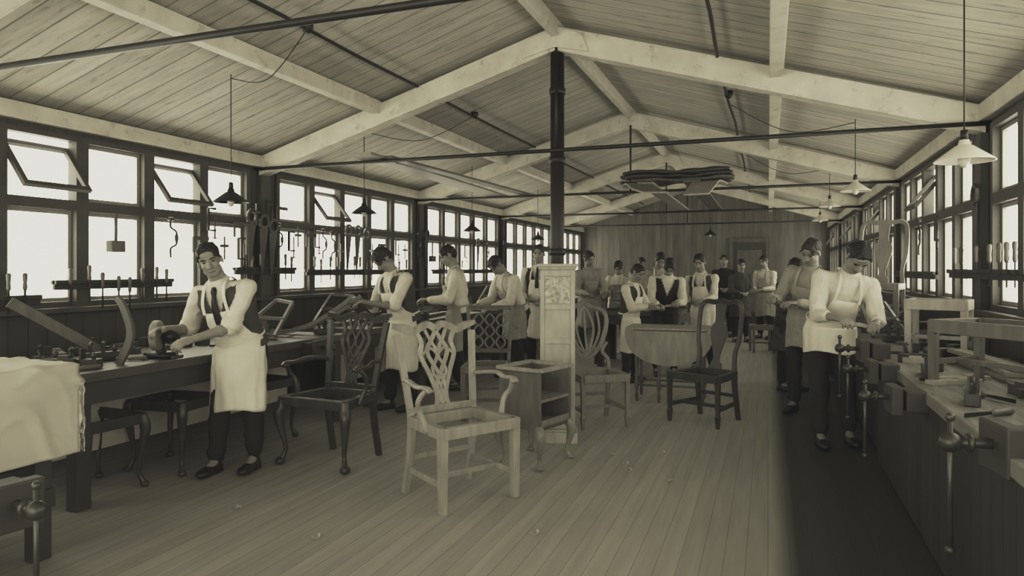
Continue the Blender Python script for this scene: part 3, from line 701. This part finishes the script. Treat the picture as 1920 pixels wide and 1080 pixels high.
mk(MB().sweep([(.1,-.02,.12),(.16,-.03,.10),(.17,-.04,.02)],n=8,k=4,w=.009).sweep([(.17,-.09,.02),(.17,.01,.02)],n=8,w=.013),'crank_handle','iron_grey',r,smooth=True)
thing(MB().sweep([(-.03,0,0,.022),(.03,0,.12,.022),(.045,0,.22,.02),(.0,0,.36,.018),(-.04,0,.42,.016)],ref=(0,1,0),k=6,t=.016),'curved_workpiece','wood_mid','curved wooden chair leg standing on bench','workpiece',TR(-3.80,3.2,.802,20))
mb=MB()
A=[(0,0,0),(.18,.03,.02),(.42,.10,.10),(.66,.16,.26),(.74,.18,.33)]
for dy in(0,.22): mb.sweep([(a[0],a[1]+dy,a[2]) for a in A],ref=(0,1,0),k=6,w=.018,t=.015)
for f in A[:-1]: mb.sweep([(f[0],f[1],f[2]),(f[0],f[1]+.22,f[2])],w=.012,t=.012)
thing(mb,'curved_workpiece','wood_mid','curved wooden chair frame with crossbars resting on bench','workpiece',TR(-4.22,5.0,.82,12))
for i,(x,y,z,a) in enumerate(((-4.6,6.2,.815,10),(-4.5,4.95,.815,-30),(-4.4,7.1,.815,50),(-4.5,10.4,.815,0),(-1.6,9.9,.815,20),(.86,6.7,.815,20),(-2.1,13.0,.815,0),(.86,8.4,.815,0))):
    mb=MB()
    for p,b in(((0,0,0),(.4,.2,.0)),((.0,0,0),(.05,.35,.3)),((.4,.2,0),(.3,.4,.28)),((.05,.35,.3),(.3,.4,.28)),((.02,.17,.15),(.36,.3,.14))): mb.sweep([p,b],w=.015,t=.014)
    thing(mb,'unfinished_chair_back','wood_mid' if i%2 else 'wood_dark','dark unfinished chair back frame lying on workbench','workpiece',TR(x,y,z,a),'chair frames on benches')
thing(MB().sweep([(0,0,.38),(.25,.45,0.02)],w=.035,t=.01,ref=(1,0,0)),'plank','wood_mid','bare wooden board leaning against windows above bench','plank',TR(-4.55,3.0,.81,0))
# ---------------------------------------------------------------- tools
def hang(kind,x,y,z,rz=90):
    M=TR(x,y,z,rz); g='tools hung along windows'
    if kind=='mallet':
        r=root('mallet','wooden mallet hung by handle on window frame','tool',M,g)
        mk(MB().sweep([(0,0,.0,.011),(0,0,.22,.013)],n=8,ref=(1,0,0)),'handle','wood_mid',r,smooth=True); mk(MB().box((0,0,-.04),(.12,.07,.09)),'head','wood_mid',r,bev=.006)
    elif kind=='brace':
        r=root('brace','iron carpenter brace with crank and wooden knob','tool',M,g)
        mk(MB().sweep([(0,0,.16),(0,0,.1),(.06,0,.06),(.06,0,-.04),(0,0,-.08),(0,0,-.16)],n=8,k=5,w=.008,ref=(0,1,0)),'crank','iron',r,smooth=True)
        mk(MB().ell((0,0,.17),(.03,.03,.018)),'knob','wood_dark',r,smooth=True); mk(MB().ell((.06,0,.01),(.016,.016,.04)),'grip','wood_dark',r,smooth=True)
    elif kind=='saw':
        r=root('handsaw','handsaw with wooden grip hung on post','tool',M,g)
        mb=MB(); mb.add([(0,-.001,.08),(.13,-.001,.08),(.05,-.001,-.38),(.02,-.001,-.38),(0,.001,.08),(.13,.001,.08),(.05,.001,-.38),(.02,.001,-.38)],[(0,1,2,3),(7,6,5,4),(0,4,5,1),(1,5,6,2),(2,6,7,3),(3,7,4,0)])
        mk(mb,'blade','iron_grey',r); mk(MB().sweep([(.02,0,.07),(.11,0,.08),(.12,0,.16),(.06,0,.19),(.01,0,.14)],closed=True,k=4,w=.014,t=.01,ref=(0,1,0)),'handle','wood_dark',r)
    elif kind=='clamp':
        r=root('clamp','iron clamp hung on window frame','tool',M,g)
        mk(MB().sweep([(.09,0,.1),(0,0,.1),(0,0,-.1),(.09,0,-.1)],w=.011,t=.009,ref=(0,1,0)),'clamp_frame','iron',r)
        mk(MB().sweep([(.08,0,.05),(.08,0,-.18)],n=8,w=.007,ref=(1,0,0)).sweep([(.05,0,-.17),(.11,0,-.17)],n=8,w=.005),'screw','iron_grey',r,smooth=True)
    elif kind=='square':
        r=root('try_square','small try square hung beside window','tool',M,g)
        mk(MB().box((0,0,0),(.022,.014,.14)),'stock','wood_dark',r,bev=.002); mk(MB().box((.09,0,.06),(.18,.003,.035)),'blade','iron_grey',r)
    elif kind=='gauge':
        r=root('marking_gauge','wooden marking gauge hung beside window','tool',M,g)
        mk(MB().box((0,0,0),(.014,.014,.22)),'stem','wood_mid',r,bev=.002); mk(MB().box((0,0,.02),(.065,.05,.028)),'fence','wood_dark',r,bev=.004)
    elif kind=='chisel':
        r=root('chisel','chisel with turned wooden handle in wall rack','tool',M,'chisels in racks')
        mk(MB().lathe([(.008,.0),(.014,.02),(.012,.06),(.016,.11),(.01,.125)],12),'handle','wood_mid',r,smooth=True)
        mk(MB().sweep([(0,0,0,.006,.003),(0,0,-.05,.008,.002),(0,0,-.15,.009,.0015)],ref=(0,1,0)),'blade','iron',r)
    return r
def rack(x,ya,yb,z):
    return tag(mk(MB().bx((x-.03,ya,z-.03),(x+.03,yb,z)).bx((x-.012,ya,z-.07),(x+.012,yb,z+.0)),'tool_rack','bench_leg',bev=.003),'dark wooden tool rail fixed across window posts','rack','tool rails')
rack(-4.84,3.5,4.55,1.32); rack(-4.84,2.7,3.4,1.22); rack(-4.84,5.3,6.2,1.42); rack(-4.84,6.4,8.9,1.40); rack(-4.84,9.5,12.3,1.40)
rack(XR-.06,2.8,4.4,1.42); rack(XR-.06,4.7,6.5,1.40); rack(XR-.06,7,9,1.38)
for y in[3.60,3.75,3.86,4.0,4.1,4.22,4.36,4.46]: hang('chisel',-4.80,y,1.31+R.uniform(-.1,-.0),R.uniform(60,120))
for y in[2.78,2.88,2.97,3.06,3.16,3.27]: hang('chisel',-4.80,y,1.25,90)
for y in[5.4,5.5,5.62,6.0,6.1,6.5,6.62,6.8,6.95,7.3,7.42,7.7,8.0,8.1,8.4,8.6,9.7,9.9,10.3,10.5]: hang('chisel',-4.80,y,1.42+R.uniform(-.03,.02),90)
for y in[2.95,3.05,3.14,3.26,3.36,3.5,3.62,4.8,4.95,5.1,5.3,5.6,6.0,6.2]: hang('chisel',XR-.10,y,1.44,90)
for k,y,z in(('mallet',3.97,1.62),('brace',4.5,1.66),('clamp',4.92,1.86),('square',4.75,1.62),('gauge',5.12,1.60),('saw',5.42,1.80),('saw',5.60,1.76),('saw',5.74,1.72),('brace',5.88,1.7),
  ('clamp',6.05,1.7),('gauge',6.2,1.75),('square',6.35,1.72),('brace',6.65,1.68),('brace',6.82,1.66),('saw',7.1,1.75),('saw',7.3,1.75),('saw',7.5,1.72),('gauge',7.7,1.62),('square',7.85,1.66),('mallet',8.05,1.6),('clamp',8.3,1.7),('gauge',8.55,1.65),('brace',8.95,1.75),('saw',9.15,1.8),('mallet',9.4,1.6),
  ('square',5.25,1.78),('clamp',5.3,1.6),('gauge',5.55,1.95),('clamp',5.7,2.0),('square',5.85,1.98),('clamp',6.5,1.75),('gauge',7.0,1.6),
  ('clamp',10.0,1.7),('clamp',10.6,1.7),('saw',11.1,1.75),('brace',11.6,1.7),('saw',12.4,1.8)): hang(k,-4.795,y,z)
for k,y,z in(('square',3.0,1.75),('gauge',3.45,1.7),('saw',5.75,1.8),('clamp',6.9,1.75),('brace',7.6,1.7)): hang(k,XR-.09,y,z,-90)
def plane(x,y,z,rz,m='wood_dark'):
    r=root('hand_plane','wooden hand plane resting on workbench','tool',TR(x,y,z,rz),'hand planes')
    mk(MB().box((0,0,.03),(.22,.06,.055)),'body',m,r,bev=.004)
    mk(MB().sweep([(-.06,0,.05),(-.08,0,.10),(-.06,0,.12)],k=4,w=.012,n=8),'handle','wood_dark',r,smooth=True); mk(MB().ell((.07,0,.075),(.016,.016,.022)),'knob','wood_dark',r,smooth=True)
    mk(MB().box((0,0,.08),(.012,.045,.08)),'blade','iron_grey',r)
for x,y,a in((-3.9,3.0,20),(-4.1,3.3,70),(-4.3,4.1,10),(-3.86,5.38,80),(-4.1,6.9,30),(-4.3,7.8,80),(-4.0,8.6,10),(-1.9,10.0,30),(-1.4,10.3,80),(.95,3.05,60),(1.15,3.4,20),(.95,4.75,80),(1.0,6.4,10),(1.15,8.4,60),(-4.1,10.4,10),(-4.2,11.2,60),(1.0,6.95,50),(1.15,5.9,20),(.85,4.45,85),(.9,5.1,30),(-4.2,3.0,0),(-4.45,3.5,40),(.86,3.6,75)): plane(x,y,.80,a)
for x,y,a in((-3.85,4.15,15),(-3.95,4.45,60),(-4.2,3.15,100),(-3.8,2.9,80),(-3.95,3.35,30),(-4.0,4.7,20),(.85,3.3,40),(.9,4.2,10),(1.25,3.0,80),(-4.3,3.6,70),(-4.5,4.3,20),(.95,3.75,120)):
    r=hang('chisel',x,y,.815,0); r.matrix_world=Matrix.Translation((x,y,.816))@Matrix.Rotation(rad(a),4,'Z')@Matrix.Rotation(rad(90),4,'Y'); r['label']='loose chisel lying on workbench'; r['group']='chisels on benches'
thing(MB().box((0,0,.05),(.2,.14,.1)),'wood_block','wood_mid','squared block of wood on worn bench','wood block',TR(1.05,2.78,.80,15),bev=.012)
thing(MB().lathe([(.07,0),(.075,.03),(.07,.1),(.055,.105),(.055,.02),(0,.02)],20),'glue_pot','iron_grey','round metal glue pot on worn bench','pot',TR(1.0,2.4,.80),smooth=True)
R2=random.Random(21)
for i in range(66):
    if i<26: x,y=R2.uniform(-4.6,-3.82),R2.uniform(2.85,8.8)
    elif i<46: x,y=R2.uniform(.84,1.28),R2.uniform(2.9,9.2)
    elif i<56: x,y=R2.uniform(-2.25,-1.25),R2.uniform(9.75,10.65)
    else: x,y=R2.uniform(-4.6,-3.85),R2.uniform(9.5,12.3)
    l,w_,h_=R2.uniform(.10,.32),R2.uniform(.03,.08),R2.uniform(.02,.08); rz=R2.uniform(0,180); mm=R2.choice(['wood_mid','wood_dark','wood_light','wood_dark'])
    if 5.35<y<6.1: continue
    thing(MB().box((0,0,h_/2),(l,w_,h_)).box((l*.2,0,h_*.8),(l*.3,w_*.7,h_)),'offcut',mm,'small offcut of wood lying on workbench','offcut',TR(x,y,.80,rz),'offcuts on benches',bev=.002)
for i,(x,y) in enumerate(((-4.55,5.2),(-4.4,8.5),(1.2,6.6),(1.15,8.2),(-2.0,9.95),(-4.5,9.8),(1.2,10.6))):
    r=root('toolbox','small open wooden toolbox with carrying handle on bench','box',TR(x,y,.80,R.uniform(-30,30)),'toolboxes')
    mk(MB().bx((-.16,-.09,0),(.16,.09,.012)).bx((-.16,-.09,.012),(.16,-.078,.09)).bx((-.16,.078,.012),(.16,.09,.09)).bx((-.16,-.078,.012),(-.148,.078,.17)).bx((.148,-.078,.012),(.16,.078,.17)),'body','wood_mid',r)
    mk(MB().sweep([(-.15,0,.155),(.15,0,.155)],n=8,w=.011),'handle','wood_mid',r,smooth=True)
for i,(x,y,a,l) in enumerate([(1.2,4.7,4,1.2),(1.24,4.8,-3,1.0),(1.2,4.75,8,.9)]):
    thing(MB().box((0,0,.015),(.09,l,.028)),'plank','wood_light','pale plank lying on workbench by windows','plank',TR(x,y,.80+i*.03,a),'planks on benches',bev=.002)
for x,y,a,l in((-4.3,6.8,3,1.4),(-4.55,7.6,-2,1.6),(-4.0,7.9,6,.8),(-4.4,10.1,2,1.3),(-4.3,11.4,-5,1.0),(-4.62,4.4,2,1.2)):
    thing(MB().box((0,0,.02),(.1,l,.038)),'plank','wood_mid','rough plank lying on workbench','plank',TR(x,y,.80,a),'planks on benches',bev=.002)
for i,(x,y,z,l,w,a,m) in enumerate([(-3.55,7.3,2.437,3.9,.26,2,'wood_light'),(-3.25,7.5,2.437,3.8,.14,-3,'wood_mid'),
     (-1.4,10.5,2.437,4.2,.2,0,'wood_light'),(-.85,10.5,2.437,4.2,.2,0,'wood_mid')]):
    mb=MB(); seg=10
    mb.sweep([(0,-l/2+l*j/seg,.012) for j in range(seg+1)],w=w/2,t=.011)
    thing(mb,'plank',m,'long board stored on roof tie rods','plank',TR(x,y,z,a),'boards stored overhead')
R3=random.Random(5)
for i in range(9):
    mb=MB(); L_=R3.uniform(1.0,1.35)
    pts=[(-L_/2+L_*j/8,R3.uniform(-.02,.02),.012*math.sin(j*1.1+i*2)+R3.uniform(-.008,.008),.075+R3.uniform(-.03,.03),.026+R3.uniform(-.008,.012)) for j in range(9)]
    mb.sweep(pts,n=6,k=4)
    thing(mb,'rough_timber','wood_dark' if i%4 else 'wood_mid','rough dark length of timber stored overhead on boards','timber',TR(-1.1+R3.uniform(-.12,.12),8.62+(i%3)*.16,2.50+.05*(i//3),R3.uniform(-4,4)),'rough timber overhead',smooth=True)
for x,y,rz,m,l in((-1.5,8.45,18,'wood_light',1.7),(-.68,8.5,-10,'wood_pale',1.1)):
    mb=MB().sweep([(0,.4,.03,.15,.009),(0,0,.02,.15,.009),(0.03,-.35,-.08,.15,.009),(0.05,-l*.6,-.2,.14,.009)],k=5)
    thing(mb,'plank',m,'thin curved board sagging from overhead timber store','plank',TR(x,y,2.43,rz),'boards stored overhead')
for i,(x,y) in enumerate([(-1.15,3.45),(-.95,4.9),(-.9,4.75),(-1.1,5.1),(-.6,4.6),(-2.9,3.2),(-.75,5.3),(-2.2,3.0)]):
    mb=MB(); pts=[(.014*math.cos(t*.9),.006*t-.02,.012+.010*math.sin(t*.9)) for t in range(9)]
    mb.sweep(pts,w=.006,t=.0006,k=3); thing(mb,'wood_shaving','wood_pale','small curled pale wood shaving on floor','shaving',TR(x,y,.0,R.uniform(0,180)),'wood shavings')
# ---------------------------------------------------------------- light & camera
w=bpy.data.worlds.new('world'); scene.world=w; w.use_nodes=True
bg=w.node_tree.nodes['Background']; bg.inputs[0].default_value=(1,.98,.88,1); bg.inputs[1].default_value=4.2
cam=bpy.data.cameras.new('camera'); co=link(bpy.data.objects.new('camera',cam)); scene.camera=co
co.location=(0,0,1.4); co.rotation_euler=(rad(90),0,math.atan(480/1289)); cam.sensor_width=36; cam.lens=36*1289/1920; cam.shift_y=-35/1920; cam.clip_start=.05
vs_=scene.view_settings; vs_.view_transform='Standard'; vs_.look='None'; vs_.exposure=0
vs_.use_curve_mapping=True; cm=vs_.curve_mapping
def setc(i,pts):
    c=cm.curves[i]
    c.points[0].location=pts[0]; c.points[1].location=pts[-1]
    for p in pts[1:-1]: c.points.new(*p)
setc(3,[(0,.008),(.1,.078),(.5,.48),(1,.76)])
setc(2,[(0,0),(1,.87)]); setc(1,[(0,0),(1,.975)])
cm.extend='HORIZONTAL'; cm.update()
